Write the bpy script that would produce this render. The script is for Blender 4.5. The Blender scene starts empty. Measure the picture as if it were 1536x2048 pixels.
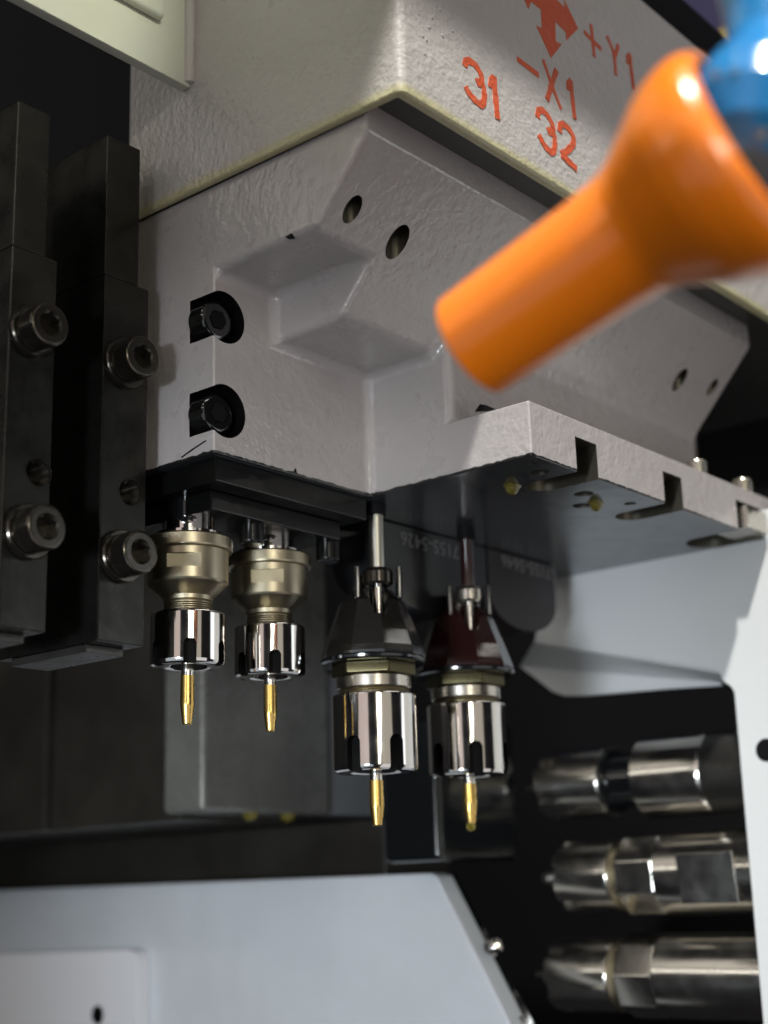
import bpy, bmesh, math, random
from mathutils import Vector, Matrix
random.seed(7)
SC = bpy.context.scene
COL = SC.collection
MM = 0.001

# ------------------------------------------------------------------ camera
# Machine axes: X to the right and away, Y to the left and away, Z up (millimetres, camera at 0,0,0).
F = math.sqrt(3568*2532 - 876*696)
_X = Vector((2532, -696, -F)).normalized()
_Y = Vector((-3568, -876, -F)).normalized()
_Z = _X.cross(_Y)
R = Matrix((_X, _Y, _Z))                       # camera space -> machine space


def ray(u, v):
    return R @ (Vector((u-768, 1024-v, -F))/F)


def at(u, v, d):
    return ray(u, v)*d


def onp(u, v, ax, val):
    r = ray(u, v)
    return r*(val/r[ax])


cam = bpy.data.cameras.new('camera')
cam.lens = 36*F/2048
cam.sensor_width = 36
cam.clip_start = 0.01
cam.clip_end = 50
cam.dof.use_dof = True
cam.dof.focus_distance = 0.348
cam.dof.aperture_fstop = 10.0
camo = bpy.data.objects.new('camera', cam)
camo.matrix_world = R.to_4x4()
COL.objects.link(camo)
SC.camera = camo

# ------------------------------------------------------------------ light
w = bpy.data.worlds.new('World')
SC.world = w
w.use_nodes = True
w.node_tree.nodes['Background'].inputs[0].default_value = (0.9, 0.85, 0.95, 1)
w.node_tree.nodes['Background'].inputs[1].default_value = 0.012
vs = SC.view_settings
vs.view_transform = 'Standard'
vs.look = 'None'
vs.exposure = 0
vs.gamma = 1


def area(name, pos, target, sx, sy, power, col, roll=None):
    l = bpy.data.lights.new(name, 'AREA')
    l.shape = 'RECTANGLE'
    l.size = sx*MM
    l.size_y = sy*MM
    l.energy = power
    l.color = col
    o = bpy.data.objects.new(name, l)
    p = Vector(pos)
    d = (Vector(target)-p).normalized()
    z = -d
    x = Vector((0, 0, 1)).cross(z)
    x.normalize()
    y = z.cross(x)
    m = Matrix((x, y, z)).transposed().to_4x4()
    m.translation = p*MM
    o.matrix_world = m
    COL.objects.link(o)
    return o


def rad(L, sx, sy):                             # power for a panel of radiance L
    return L*math.pi*sx*sy*MM*MM


KD = Vector((0.44, 0.37, -0.85)).normalized()  # the way the work lamp shines
KT = Vector((300, 190, 120))
area('work_lamp', KT-KD*950, KT, 36, 36, 14.5, (1.0, 0.985, 0.93))

TT = Vector((265, 245, 60))


def room(name, az, el, dist, sx, sy, L, col, tgt=TT):
    base = Vector((-TT.x, -TT.y, 0)).normalized()   # towards the camera
    a = math.radians(az)                            # positive: to the camera's right
    d = Vector((base.x*math.cos(a)-base.y*math.sin(a), base.x*math.sin(a)+base.y*math.cos(a), 0))
    e = math.radians(el)
    p = tgt+(d*math.cos(e)+Vector((0, 0, math.sin(e))))*dist
    return area(name, p, tgt, sx, sy, rad(L, sx, sy), col)


room('hall_window_rose', -32, 12, 1500, 700, 1000, 0.62, (1.0, 0.84, 0.78))
room('hall_tube_lamp', 8, 12, 1500, 110, 1000, 3.6, (1.0, 0.97, 0.72))
room('hall_window_cream', 31, 12, 1500, 760, 1000, 0.46, (1.0, 0.92, 0.78))
room('hall_window_white', 86, 3, 1300, 380, 540, 1.6, (0.92, 0.97, 1.0))
room('hall_ceiling', -30, 52, 1700, 1500, 1200, 0.16, (1.0, 0.92, 0.86))
room('hall_floor_glow', 40, -24, 1100, 1000, 760, 0.80, (1.0, 0.96, 0.97))
room('hall_side_glow', -38, -17, 900, 900, 560, 0.55, (0.80, 0.91, 1.0))


def spot(name, pos, tgt, power, col, size, blend, soft):
    l = bpy.data.lights.new(name, 'SPOT')
    l.energy = power
    l.color = col
    l.spot_size = math.radians(size)
    l.spot_blend = blend
    l.shadow_soft_size = soft*MM
    o = bpy.data.objects.new(name, l)
    p = Vector(pos)
    z = (p-Vector(tgt)).normalized()
    x = Vector((0, 0, 1)).cross(z).normalized()
    m = Matrix((x, z.cross(x), z)).transposed().to_4x4()
    m.translation = p*MM
    o.matrix_world = m
    COL.objects.link(o)


room('highlight_strip_left', -45, 46, 1700, 1300, 70, 7.0, (1.0, 0.95, 0.88))  # added strips, unseen: lay highlight lines on cylinders, screws and paint edges
room('highlight_strip_low', -48, 27, 1600, 900, 45, 7.0, (1.0, 0.95, 0.88))
room('highlight_strip_right', 55, 40, 1700, 1300, 60, 6.0, (1.0, 0.97, 0.90))  # added likewise, for highlights on the right-hand faces
room('hall_window_left', -84, 30, 1700, 1300, 640, 0.75, (1.0, 0.94, 0.84))
room('hall_tube_left', -84, 12, 1700, 1200, 60, 6.5, (1.0, 0.96, 0.88))
spot('strip_lamp', (20, -170, 300), (98, 244, 235), 6.5, (0.97, 1.0, 0.84), 30, 0.25, 12)
spot('low_lamp', (-330, 60, -40), (352, 305, -2), 12.0, (0.85, 0.93, 1.0), 29, 0.7, 60)
spot('nozzle_fill', (-40, -190, 150), (150, 95, 62), 1.9, (1.0, 0.95, 0.85), 26, 0.5, 55)  # added fill spot, unseen, brightens the orange nozzle

# ------------------------------------------------------------------ materials
MATS = {}


def mat(name, base, metal=0.0, rough=0.5, bump=None, coat=0.0, var=None, spec=0.5, rvar=0.0, aniso=None, sub=0.0, trans=0.0, ior=1.5):
    m = bpy.data.materials.new(name)
    m.use_nodes = True
    nt = m.node_tree
    N = nt.nodes
    L = nt.links
    b = N['Principled BSDF']
    b.inputs['Base Color'].default_value = (*base, 1)
    b.inputs['Metallic'].default_value = metal
    b.inputs['Roughness'].default_value = rough
    b.inputs['Specular IOR Level'].default_value = spec
    b.inputs['Coat Weight'].default_value = coat
    b.inputs['Coat Roughness'].default_value = 0.06
    b.inputs['Transmission Weight'].default_value = trans
    b.inputs['IOR'].default_value = ior
    if sub:
        b.inputs['Subsurface Weight'].default_value = sub
        b.inputs['Subsurface Radius'].default_value = (0.004, 0.0015, 0.0005)
    tc = N.new('ShaderNodeTexCoord')

    def noise(scale, detail=3, rough_=0.55, vec=None):
        n = N.new('ShaderNodeTexNoise')
        n.inputs['Scale'].default_value = scale
        n.inputs['Detail'].default_value = detail
        n.inputs['Roughness'].default_value = rough_
        L.new(vec or tc.outputs['Object'], n.inputs['Vector'])
        return n
    if var:                                      # (scale, amount, colour)
        n = noise(var[0], 5, 0.6)
        r = N.new('ShaderNodeValToRGB')
        r.color_ramp.elements[0].position = 0.35
        r.color_ramp.elements[1].position = 0.72
        r.color_ramp.elements[0].color = (0, 0, 0, 1)
        r.color_ramp.elements[1].color = (var[1],)*3+(1,)
        L.new(n.outputs['Fac'], r.inputs[0])
        mx = N.new('ShaderNodeMixRGB')
        mx.inputs[1].default_value = (*base, 1)
        mx.inputs[2].default_value = (*var[2], 1)
        L.new(r.outputs[0], mx.inputs[0])
        L.new(mx.outputs[0], b.inputs['Base Color'])
        m['mix'] = mx.name
    if rvar:
        n = noise(130, 4)
        mr = N.new('ShaderNodeMapRange')
        mr.inputs[1].default_value = 0.3
        mr.inputs[2].default_value = 0.7
        mr.inputs[3].default_value = max(0.01, rough-rvar)
        mr.inputs[4].default_value = rough+rvar
        L.new(n.outputs['Fac'], mr.inputs[0])
        L.new(mr.outputs[0], b.inputs['Roughness'])
    if bump:                                     # list of (scale, strength, distance mm [, stretch])
        prev = None
        for q in bump:
            vec = None
            if len(q) > 3:
                mp = N.new('ShaderNodeMapping')
                mp.inputs['Scale'].default_value = q[3]
                L.new(tc.outputs['Object'], mp.inputs[0])
                vec = mp.outputs[0]
            n = noise(q[0], 2, 0.5, vec)
            bp = N.new('ShaderNodeBump')
            bp.inputs['Strength'].default_value = q[1]
            bp.inputs['Distance'].default_value = q[2]*MM
            L.new(n.outputs['Fac'], bp.inputs['Height'])
            if prev:
                L.new(prev.outputs[0], bp.inputs['Normal'])
            prev = bp
        L.new(prev.outputs[0], b.inputs['Normal'])
        if coat:
            L.new(prev.outputs[0], b.inputs['Coat Normal'])
    MATS[name] = m
    return m


def edge_stain(m, z0, amp, col, scale, rough=None, soft=0.4, metal=None):
    """a real finish that ends at height z0 (mm): another colour below a ragged line"""
    nt = m.node_tree
    N = nt.nodes
    L = nt.links
    b = N['Principled BSDF']
    g = N.new('ShaderNodeNewGeometry')
    sp = N.new('ShaderNodeSeparateXYZ')
    L.new(g.outputs['Position'], sp.inputs[0])
    n = N.new('ShaderNodeTexNoise')
    n.inputs['Scale'].default_value = scale
    n.inputs['Detail'].default_value = 6
    L.new(g.outputs['Position'], n.inputs['Vector'])
    ma = N.new('ShaderNodeMath')
    ma.operation = 'MULTIPLY_ADD'
    ma.inputs[1].default_value = -amp*MM*2
    ma.inputs[2].default_value = amp*MM
    L.new(n.outputs['Fac'], ma.inputs[0])
    ad = N.new('ShaderNodeMath')
    L.new(sp.outputs[2], ad.inputs[0])
    L.new(ma.outputs[0], ad.inputs[1])
    mr = N.new('ShaderNodeMapRange')
    mr.inputs[1].default_value = (z0-soft/2)*MM
    mr.inputs[2].default_value = (z0+soft/2)*MM
    mr.inputs[3].default_value = 1
    mr.inputs[4].default_value = 0
    L.new(ad.outputs[0], mr.inputs[0])
    mx = N.new('ShaderNodeMixRGB')
    src = b.inputs['Base Color']
    if src.is_linked:
        L.new(src.links[0].from_socket, mx.inputs[1])
    else:
        mx.inputs[1].default_value = src.default_value
    mx.inputs[2].default_value = (*col, 1)
    L.new(mr.outputs[0], mx.inputs[0])
    L.new(mx.outputs[0], b.inputs['Base Color'])
    if rough is not None:
        m2 = N.new('ShaderNodeMapRange')
        m2.inputs[3].default_value = b.inputs['Roughness'].default_value
        m2.inputs[4].default_value = rough
        if b.inputs['Roughness'].is_linked:
            L.new(b.inputs['Roughness'].links[0].from_socket, m2.inputs[3])
        L.new(mr.outputs[0], m2.inputs[0])
        L.new(m2.outputs[0], b.inputs['Roughness'])
    return m


PEEL = [(330, 0.5, 0.55), (800, 0.4, 0.3)]
mat('cast_paint', (0.435, 0.402, 0.398), rough=0.34, bump=PEEL, coat=0.9, var=(48, 0.5, (0.37, 0.35, 0.345)), rvar=0.12)
edge_stain(MATS['cast_paint'], 102.15, 0.55, (0.012, 0.012, 0.012), 500, rough=0.12, soft=0.25)
mat('cover_paint', (0.49, 0.46, 0.44), rough=0.35, bump=[(420, 0.75, 0.55), (950, 0.5, 0.3)], coat=0.4, var=(60, 0.25, (0.44, 0.42, 0.38)), rvar=0.08)
edge_stain(MATS['cover_paint'], 171.7, 1.2, (0.50, 0.465, 0.28), 160, soft=1.8)
mat('bracket_paint', (0.56, 0.57, 0.49), rough=0.45, bump=[(300, 0.2, 0.2)], var=(40, 0.4, (0.55, 0.55, 0.40)))
mat('white_sheet', (0.68, 0.695, 0.70), rough=0.42, bump=[(420, 0.25, 0.25)], coat=0.15, var=(30, 0.3, (0.60, 0.62, 0.63)))
mat('white_guard', (0.575, 0.605, 0.645), rough=0.42, bump=[(55, 0.35, 2.0), (160, 0.25, 0.5), (600, 0.2, 0.2)], coat=0.25, var=(28, 0.4, (0.47, 0.49, 0.51)))
mat('white_plate', (0.72, 0.72, 0.75), rough=0.5, bump=[(500, 0.15, 0.15)])
mat('red_paint', (0.62, 0.085, 0.022), rough=0.45, bump=[(420, 0.75, 0.55), (950, 0.5, 0.3)], var=(700, 0.75, (0.50, 0.13, 0.07)))
mat('black_oil', (0.004, 0.004, 0.004), rough=0.30, coat=0.35, spec=0.15, bump=[(200, 0.3, 0.4)])
mat('black_steel', (0.05, 0.048, 0.045), metal=0.7, rough=0.34, bump=[(900, 0.15, 0.08)], var=(60, 0.6, (0.09, 0.085, 0.075)), rvar=0.1)
mat('bar_steel', (0.034, 0.033, 0.030), metal=0.85, spec=0.3, rough=0.3, bump=[(350, 0.25, 0.1, (1, 1, 0.06)), (60, 0.15, 0.3)], var=(90, 0.35, (0.07, 0.07, 0.063)), rvar=0.1)
mat('screw_black', (0.075, 0.068, 0.058), metal=0.9, rough=0.22, bump=[(600, 0.2, 0.1)], rvar=0.08)
mat('screw_socket', (0.03, 0.028, 0.026), metal=0.8, rough=0.25)
mat('dark_plate', (0.014, 0.0145, 0.016), rough=0.28, coat=0.3, spec=0.45, bump=[(700, 0.12, 0.1)], var=(45, 0.5, (0.022, 0.021, 0.021)))
mat('dark_plate_red', (0.022, 0.0165, 0.0175), rough=0.4, spec=0.45, bump=[(700, 0.12, 0.1)])
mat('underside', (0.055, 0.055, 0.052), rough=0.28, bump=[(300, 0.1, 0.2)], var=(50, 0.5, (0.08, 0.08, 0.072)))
mat('chrome', (0.72, 0.69, 0.66), metal=1.0, rough=0.10, bump=[(350, 0.03, 0.05), (60, 0.25, 0.25, (1, 1, 0.02))], rvar=0.03)
mat('nickel', (0.46, 0.41, 0.30), metal=1.0, rough=0.36, bump=[(900, 0.1, 0.06), (120, 0.1, 0.1, (0.05, 0.05, 6))], var=(120, 0.4, (0.36, 0.32, 0.23)), rvar=0.07)
mat('steel_pin', (0.62, 0.60, 0.52), metal=1.0, rough=0.34, bump=[(1500, 0.25, 0.05)])
mat('brass', (0.68, 0.46, 0.15), metal=1.0, rough=0.28, bump=[(300, 0.2, 0.12, (1, 1, 5))], var=(300, 0.5, (0.62, 0.40, 0.10)), rvar=0.06)
mat('silver', (0.75, 0.73, 0.68), metal=1.0, rough=0.18)
mat('cone_black', (0.010, 0.009, 0.008), rough=0.2, coat=0.6, spec=0.4, bump=[(60, 0.2, 0.5)])
mat('cone_red', (0.022, 0.006, 0.0055), rough=0.18, coat=0.7, spec=0.5, bump=[(90, 0.15, 0.4)])
mat('hex_bronze', (0.075, 0.066, 0.032), metal=0.85, rough=0.28, bump=[(200, 0.2, 0.2)], rvar=0.06)
mat('ground_steel', (0.60, 0.565, 0.50), metal=1.0, rough=0.27, bump=[(500, 0.1, 0.06)], var=(100, 0.3, (0.47, 0.44, 0.38)), rvar=0.06)
mat('orange_plastic', (0.97, 0.235, 0.008), rough=0.3, sub=0.3, coat=0.3, bump=[(130, 0.12, 0.3)])
mat('blue_plastic', (0.016, 0.20, 0.50), rough=0.24, coat=0.4, sub=0.1, bump=[(110, 0.3, 0.5)])
mat('machine_black', (0.004, 0.004, 0.005), rough=0.7, spec=0.15)
mat('bed_steel', (0.20, 0.20, 0.185), metal=0.35, rough=0.3, bump=[(150, 0.2, 0.3)], var=(40, 0.8, (0.14, 0.14, 0.125)), rvar=0.12)
mat('bed_dark', (0.020, 0.018, 0.015), rough=0.28, var=(30, 0.6, (0.045, 0.042, 0.036)))
mat('gloss_black', (0.006, 0.007, 0.008), rough=0.16, coat=0.5)
mat('sign_navy', (0.014, 0.011, 0.045), rough=0.5)
mat('sign_yellow', (0.30, 0.21, 0.02), rough=0.5)
mat('oil_amber', (0.42, 0.34, 0.06), rough=0.03, trans=0.75, ior=1.47)
mat('oil_clear', (0.55, 0.5, 0.42), rough=0.02, trans=0.9, ior=1.47)
mat('engraving', (0.16, 0.16, 0.16), rough=0.6)
mat('bore_steel', (0.20, 0.185, 0.15), metal=0.9, rough=0.35, bump=[(400, 0.2, 0.15)], var=(150, 0.6, (0.10, 0.09, 0.07)))
mat('ground_face', (0.19, 0.20, 0.215), metal=0.85, rough=0.2, bump=[(90, 0.08, 0.3)], var=(60, 0.5, (0.15, 0.16, 0.17)), rvar=0.05)
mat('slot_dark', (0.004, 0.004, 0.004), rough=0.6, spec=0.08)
mat('spindle_steel', (0.74, 0.71, 0.65), metal=1.0, rough=0.2, bump=[(160, 0.12, 0.2, (1, 0.1, 1))], var=(40, 0.25, (0.52, 0.49, 0.42)), rvar=0.05)
mat('wet_black', (0.006, 0.006, 0.006), rough=0.1, coat=1.0, bump=[(140, 0.5, 0.6)])
mat('droplet', (0.47, 0.445, 0.42), rough=0.04, spec=0.9, coat=1.0)
mat('grey_patch', (0.16, 0.165, 0.175), rough=0.5)

# ------------------------------------------------------------------ helpers


def finish(bm, smooth=35):
    bm.normal_update()
    bmesh.ops.recalc_face_normals(bm, faces=bm.faces[:])
    me = bpy.data.meshes.new('m')
    bm.to_mesh(me)
    bm.free()
    me.transform(Matrix.Scale(MM, 4))
    for p in me.polygons:
        p.use_smooth = True
    me.set_sharp_from_angle(angle=math.radians(smooth))
    me.update()
    return me


def obj(name, bm, m, parent=None, local=False, smooth=35, extra=(), wn=True):
    """link a bmesh (mm) as one mesh object; a part is given in machine mm unless local"""
    me = bm if isinstance(bm, bpy.types.Mesh) else finish(bm, smooth)
    me.materials.clear()
    me.materials.append(MATS[m])
    for k, (m2, test) in enumerate(extra):       # faces of another finish: test(centre mm, normal)
        me.materials.append(MATS[m2])
        for p_ in me.polygons:
            if test(p_.center/MM, p_.normal):
                p_.material_index = k+1
    o = bpy.data.objects.new(name, me)
    me.name = name
    COL.objects.link(o)
    if wn:
        md = o.modifiers.new('wn', 'WEIGHTED_NORMAL')
        md.keep_sharp = True
    if parent is not None:
        o.parent = parent
        if not local:
            root = parent
            off = Vector((0, 0, 0))
            while root is not None:
                off += root.location
                root = root.parent
            me.transform(Matrix.Translation(-off))
    return o


def thing(name, label, cat, loc, group=None):
    o = bpy.data.objects.new(name, None)
    o.empty_display_size = 0.01
    COL.objects.link(o)
    o.location = Vector(loc)*MM
    tag(o, label, cat, group)
    return o


def tag(o, label, cat, group=None):
    o['label'] = label
    o['category'] = cat
    if group:
        o['group'] = group
    return o


def copy_tree(o, parent=None):
    c = o.copy()
    COL.objects.link(c)
    c.parent = parent
    for ch in [k for k in o.children]:
        copy_tree(ch, c)
    return c


def bevel_bm(bm, w, seg=2, ang=25):
    es = [e for e in bm.edges if len(e.link_faces) == 2 and e.calc_face_angle(0) > math.radians(ang)]
    if es and w:
        bmesh.ops.bevel(bm, geom=es, offset=w, segments=seg, profile=0.5, affect='EDGES', clamp_overlap=True)
    return bm


def box(x0, x1, y0, y1, z0, z1, bev=0.4, seg=2):
    bm = bmesh.new()
    r = bmesh.ops.create_cube(bm, size=1)
    for v in bm.verts:
        v.co = Vector((x0 if v.co.x < 0 else x1, y0 if v.co.y < 0 else y1, z0 if v.co.z < 0 else z1))
    return bevel_bm(bm, bev, seg)


def prism(pts, ax, a, b, bev=0.0, seg=2):
    """polygon (in the two other axes, cyclic order after ax) extruded along axis ax from a to b"""
    bm = bmesh.new()

    def mk(p, h):
        c = [0, 0, 0]
        c[ax] = h
        c[(ax+1) % 3] = p[0]
        c[(ax+2) % 3] = p[1]
        return bm.verts.new(c)
    A = [mk(p, a) for p in pts]
    B = [mk(p, b) for p in pts]
    bm.faces.new(A[::-1])
    bm.faces.new(B)
    n = len(pts)
    for i in range(n):
        bm.faces.new((A[i], A[(i+1) % n], B[(i+1) % n], B[i]))
    bm.normal_update()
    bmesh.ops.recalc_face_normals(bm, faces=bm.faces[:])
    return bevel_bm(bm, bev, seg)


def frame_to(p, d, up=(0, 0, 1)):
    z = Vector(d).normalized()
    u = Vector(up)
    if abs(z.dot(u)) > 0.98:
        u = Vector((0, 1, 0))
    x = u.cross(z).normalized()
    y = z.cross(x)
    m = Matrix((x, y, z)).transposed().to_4x4()
    m.translation = Vector(p)
    return m


def lathe(prof, seg=48, M=None, closed=True):
    """profile [(r, z)...] turned about local z; r<=0 ends on the axis"""
    bm = bmesh.new()
    rings = []
    pf = [prof[0]]
    for (ra, za_), (rb, zb_) in zip(prof, prof[1:]):        # holding rings keep long walls straight
        ln = math.hypot(rb-ra, zb_-za_)
        if ln > 1.0:
            k = min(0.2, ln*0.12)/ln
            if ra > 0 or abs(zb_-za_) > 1e-6:
                pf.append((ra+(rb-ra)*k, za_+(zb_-za_)*k)) if ra > 1e-6 else None
            pf.append((rb+(ra-rb)*k, zb_+(za_-zb_)*k)) if rb > 1e-6 else None
        pf.append((rb, zb_))
    for r, z in pf:
        if r <= 1e-6:
            rings.append([bm.verts.new((0, 0, z))])
        else:
            rings.append([bm.verts.new((r*math.cos(2*math.pi*k/seg), r*math.sin(2*math.pi*k/seg), z)) for k in range(seg)])
    for a, b in zip(rings, rings[1:]):
        for k in range(seg):
            k2 = (k+1) % seg
            if len(a) == 1 and len(b) == 1:
                continue
            if len(a) == 1:
                bm.faces.new((a[0], b[k], b[k2]))
            elif len(b) == 1:
                bm.faces.new((a[k], a[k2], b[0]))
            else:
                bm.faces.new((a[k], a[k2], b[k2], b[k]))
    if M is not None:
        bm.transform(M)
    return bm


def hexprism(r, z0, z1, M=None, bev=0.3, rot=0.0, n=6):
    pts = [(r*math.cos(rot+2*math.pi*k/n), r*math.sin(rot+2*math.pi*k/n)) for k in range(n)]
    bm = prism(pts, 2, z0, z1, bev)
    if M is not None:
        bm.transform(M)
    return bm


def cyl(p, d, r, h, seg=32, bev=0.3):
    b = min(bev, r*0.4, h*0.4)
    return lathe([(0, 0), (r-b, 0), (r-b*0.3, b*0.3), (r, b), (r, h-b), (r-b*0.3, h-b*0.3), (r-b, h), (0, h)], seg, frame_to(p, d))


def cut(me, cutters, ang=30):
    """boolean difference of bmeshes (mm) from a mesh (m); the cutters are removed again"""
    big = Matrix.Scale(1/MM, 4)
    me.transform(big)
    o = bpy.data.objects.new('tmp', me)
    COL.objects.link(o)
    tmp = []
    allc = bmesh.new()
    for c in cutters:
        c.normal_update()
        bmesh.ops.recalc_face_normals(c, faces=c.faces[:])
        cm = bpy.data.meshes.new('c')
        c.to_mesh(cm)
        c.free()
        allc.from_mesh(cm)
        bpy.data.meshes.remove(cm)
    cm = bpy.data.meshes.new('c')
    allc.to_mesh(cm)
    allc.free()
    co = bpy.data.objects.new('tmpc', cm)
    COL.objects.link(co)
    tmp.append(co)
    md = o.modifiers.new('b', 'BOOLEAN')
    md.operation = 'DIFFERENCE'
    md.solver = 'MANIFOLD'
    md.object = co
    dg = bpy.context.evaluated_depsgraph_get()
    dg.update()
    out = bpy.data.meshes.new_from_object(o.evaluated_get(dg))
    for t in tmp+[o]:
        d = t.data
        bpy.data.objects.remove(t, do_unlink=True)
        bpy.data.meshes.remove(d)
    out.transform(Matrix.Scale(MM, 4))
    for p in out.polygons:
        p.use_smooth = True
    out.set_sharp_from_angle(angle=math.radians(ang))
    return out


def slab_of(P, off):
    bm = bmesh.new()
    A = [bm.verts.new(q) for q in P]
    B = [bm.verts.new(q+Vector(off)) for q in P]
    bm.faces.new(A)
    bm.faces.new(B[::-1])
    for i in range(len(P)):
        j = (i+1) % len(P)
        bm.faces.new((A[i], B[i], B[j], A[j]))
    return bm


def text_mesh(s, size, org, xdir, ydir, depth=0.05):
    cu = bpy.data.curves.new('t', 'FONT')
    cu.body = s
    cu.size = size
    cu.extrude = depth
    cu.space_character = 1.08
    o = bpy.data.objects.new('t', cu)
    COL.objects.link(o)
    dg = bpy.context.evaluated_depsgraph_get()
    me = bpy.data.meshes.new_from_object(o.evaluated_get(dg))
    bpy.data.objects.remove(o, do_unlink=True)
    x = Vector(xdir).normalized()
    y = Vector(ydir).normalized()
    m = Matrix((x, y, x.cross(y))).transposed().to_4x4()
    m.translation = Vector(org)
    me.transform(Matrix.Scale(MM, 4) @ m)
    return me


def strokes(lines, width, plane, h=0.12):
    """painted strokes: polylines of photo points laid on the plane Y=plane, widened in the plane"""
    out = []
    for si, ln in enumerate(lines):
        wd = width
        if isinstance(ln[0], (int, float)):
            wd = ln[0]
            ln = ln[1:]
        P = [onp(u, v, 1, plane) for u, v in ln]
        # densify by a Catmull-Rom curve when the stroke bends
        pts = []
        n = len(P)
        if n > 2:
            for i in range(n-1):
                p0 = P[max(i-1, 0)]
                p1 = P[i]
                p2 = P[i+1]
                p3 = P[min(i+2, n-1)]
                for k in range(4):
                    t = k/4
                    pts.append(0.5*((2*p1)+(p2-p0)*t+(2*p0-5*p1+4*p2-p3)*t*t+(3*p1-p0-3*p2+p3)*t**3))
            pts.append(P[-1])
        else:
            pts = P
        bm = bmesh.new()
        Ls, Rs = [], []
        for i, p in enumerate(pts):
            a = pts[max(i-1, 0)]
            b = pts[min(i+1, len(pts)-1)]
            d = (b-a).normalized()
            nn = Vector((-d.z, 0, d.x))
            ww = wd*0.5*(1+0.12*math.sin(i*1.7))
            Ls.append((p+nn*ww))
            Rs.append((p-nn*ww))
        ring = Ls+Rs[::-1]
        fr = [bm.verts.new((q.x, plane-h-0.03*si, q.z)) for q in ring]
        bk = [bm.verts.new((q.x, plane+0.3, q.z)) for q in ring]
        n = len(Ls)
        N = len(ring)
        for i in range(n-1):
            bm.faces.new((fr[i], fr[i+1], fr[N-2-i], fr[N-1-i]))
        for i in range(N):
            bm.faces.new((fr[i], fr[(i+1) % N], bk[(i+1) % N], bk[i]))
        out.append(bm)
    big = bmesh.new()
    for bm in out:
        me = bpy.data.meshes.new('s')
        bm.to_mesh(me)
        bm.free()
        big.from_mesh(me)
        bpy.data.meshes.remove(me)
    return big


# ------------------------------------------------------------------ setting
s = obj('machine_interior', box(760, 780, -200, 1000, -300, 700, 0), 'machine_black')
s['kind'] = 'structure'
s = obj('machine_interior', box(-300, 759, 760, 780, -300, 700, 0), 'machine_black')
s['kind'] = 'structure'

# ------------------------------------------------------------------ spindle head casting
X0, XP, X1, XE, XB = 222.9, 243.5, 278.7, 409.0, 445.0
Y1, Y2, YF, YT, YV = 237.5, 186.3, 268.0, 188.0, 210.0
ZB, Z3, Z2, Z1, ZS, ZT = 101.5, 115.5, 134.8, 147.2, 166.0, 174.0


def ysl(z):
    return YT+0.88*(ZS-z)


ZV = ZS-(YV-YT)/0.88
c1, c2, c3 = (ysl(Z1), Z1), (ysl(Z2), Z2), (YV, ZV)
bm = bmesh.new()
_v = {}


def V(x, y, z):
    k = (round(x, 3), round(y, 3), round(z, 3))
    if k not in _v:
        _v[k] = bm.verts.new(k)
    return _v[k]


def fc(*p):
    bm.faces.new([V(*q) for q in p])


yz = lambda x, L: [(x, a, b) for a, b in L]
fc(*yz(X0, [(YF, ZT), (YT, ZT), (YT, ZS), c1, (Y1, Z1), (Y1, ZB), (YF, ZB)]))
fc(*yz(XP, [(Y1, Z1), c1, c2, (Y1, Z2)]))
fc(*yz(X1, [(Y1, Z2), c2, c3, (YV, Z3), (Y2, Z3), (Y2, ZB), (Y1, ZB)]))
fc(*yz(XE, [(YF, ZT), (YT, ZT), (YT, ZS), c3, (YV, Z3), (YF, Z3)]))
fc(*yz(XB, [(Y2, Z3), (Y2, ZB), (YF, ZB), (YF, Z3)]))
fc((X0, YT, ZS), (XE, YT, ZS), (XE, *c3), (X1, *c3), (X1, *c2), (XP, *c2), (XP, *c1), (X0, *c1))
fc((X0, *c1), (XP, *c1), (XP, Y1, Z1), (X0, Y1, Z1))
fc((XP, *c2), (X1, *c2), (X1, Y1, Z2), (XP, Y1, Z2))
fc((X0, Y1, Z1), (XP, Y1, Z1), (XP, Y1, Z2), (X1, Y1, Z2), (X1, Y1, ZB), (X0, Y1, ZB))
fc((X1, *c3), (XE, *c3), (XE, YV, Z3), (X1, YV, Z3))
fc((X1, Y2, Z3), (XB, Y2, Z3), (XB, YF, Z3), (XE, YF, Z3), (XE, YV, Z3), (X1, YV, Z3))
fc((X1, Y2, Z3), (XB, Y2, Z3), (XB, Y2, ZB), (X1, Y2, ZB))
fc((X0, YF, ZB), (X0, Y1, ZB), (X1, Y1, ZB), (X1, Y2, ZB), (XB, Y2, ZB), (XB, YF, ZB))
fc((X0, YT, ZT), (XE, YT, ZT), (XE, YT, ZS), (X0, YT, ZS))
fc((X0, YT, ZT), (XE, YT, ZT), (XE, YF, ZT), (X0, YF, ZT))
fc((X0, YF, ZT), (XE, YF, ZT), (XE, YF, Z3), (XB, YF, Z3), (XB, YF, ZB), (X0, YF, ZB))
bm.normal_update()
bmesh.ops.recalc_face_normals(bm, faces=bm.faces[:])
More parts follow.
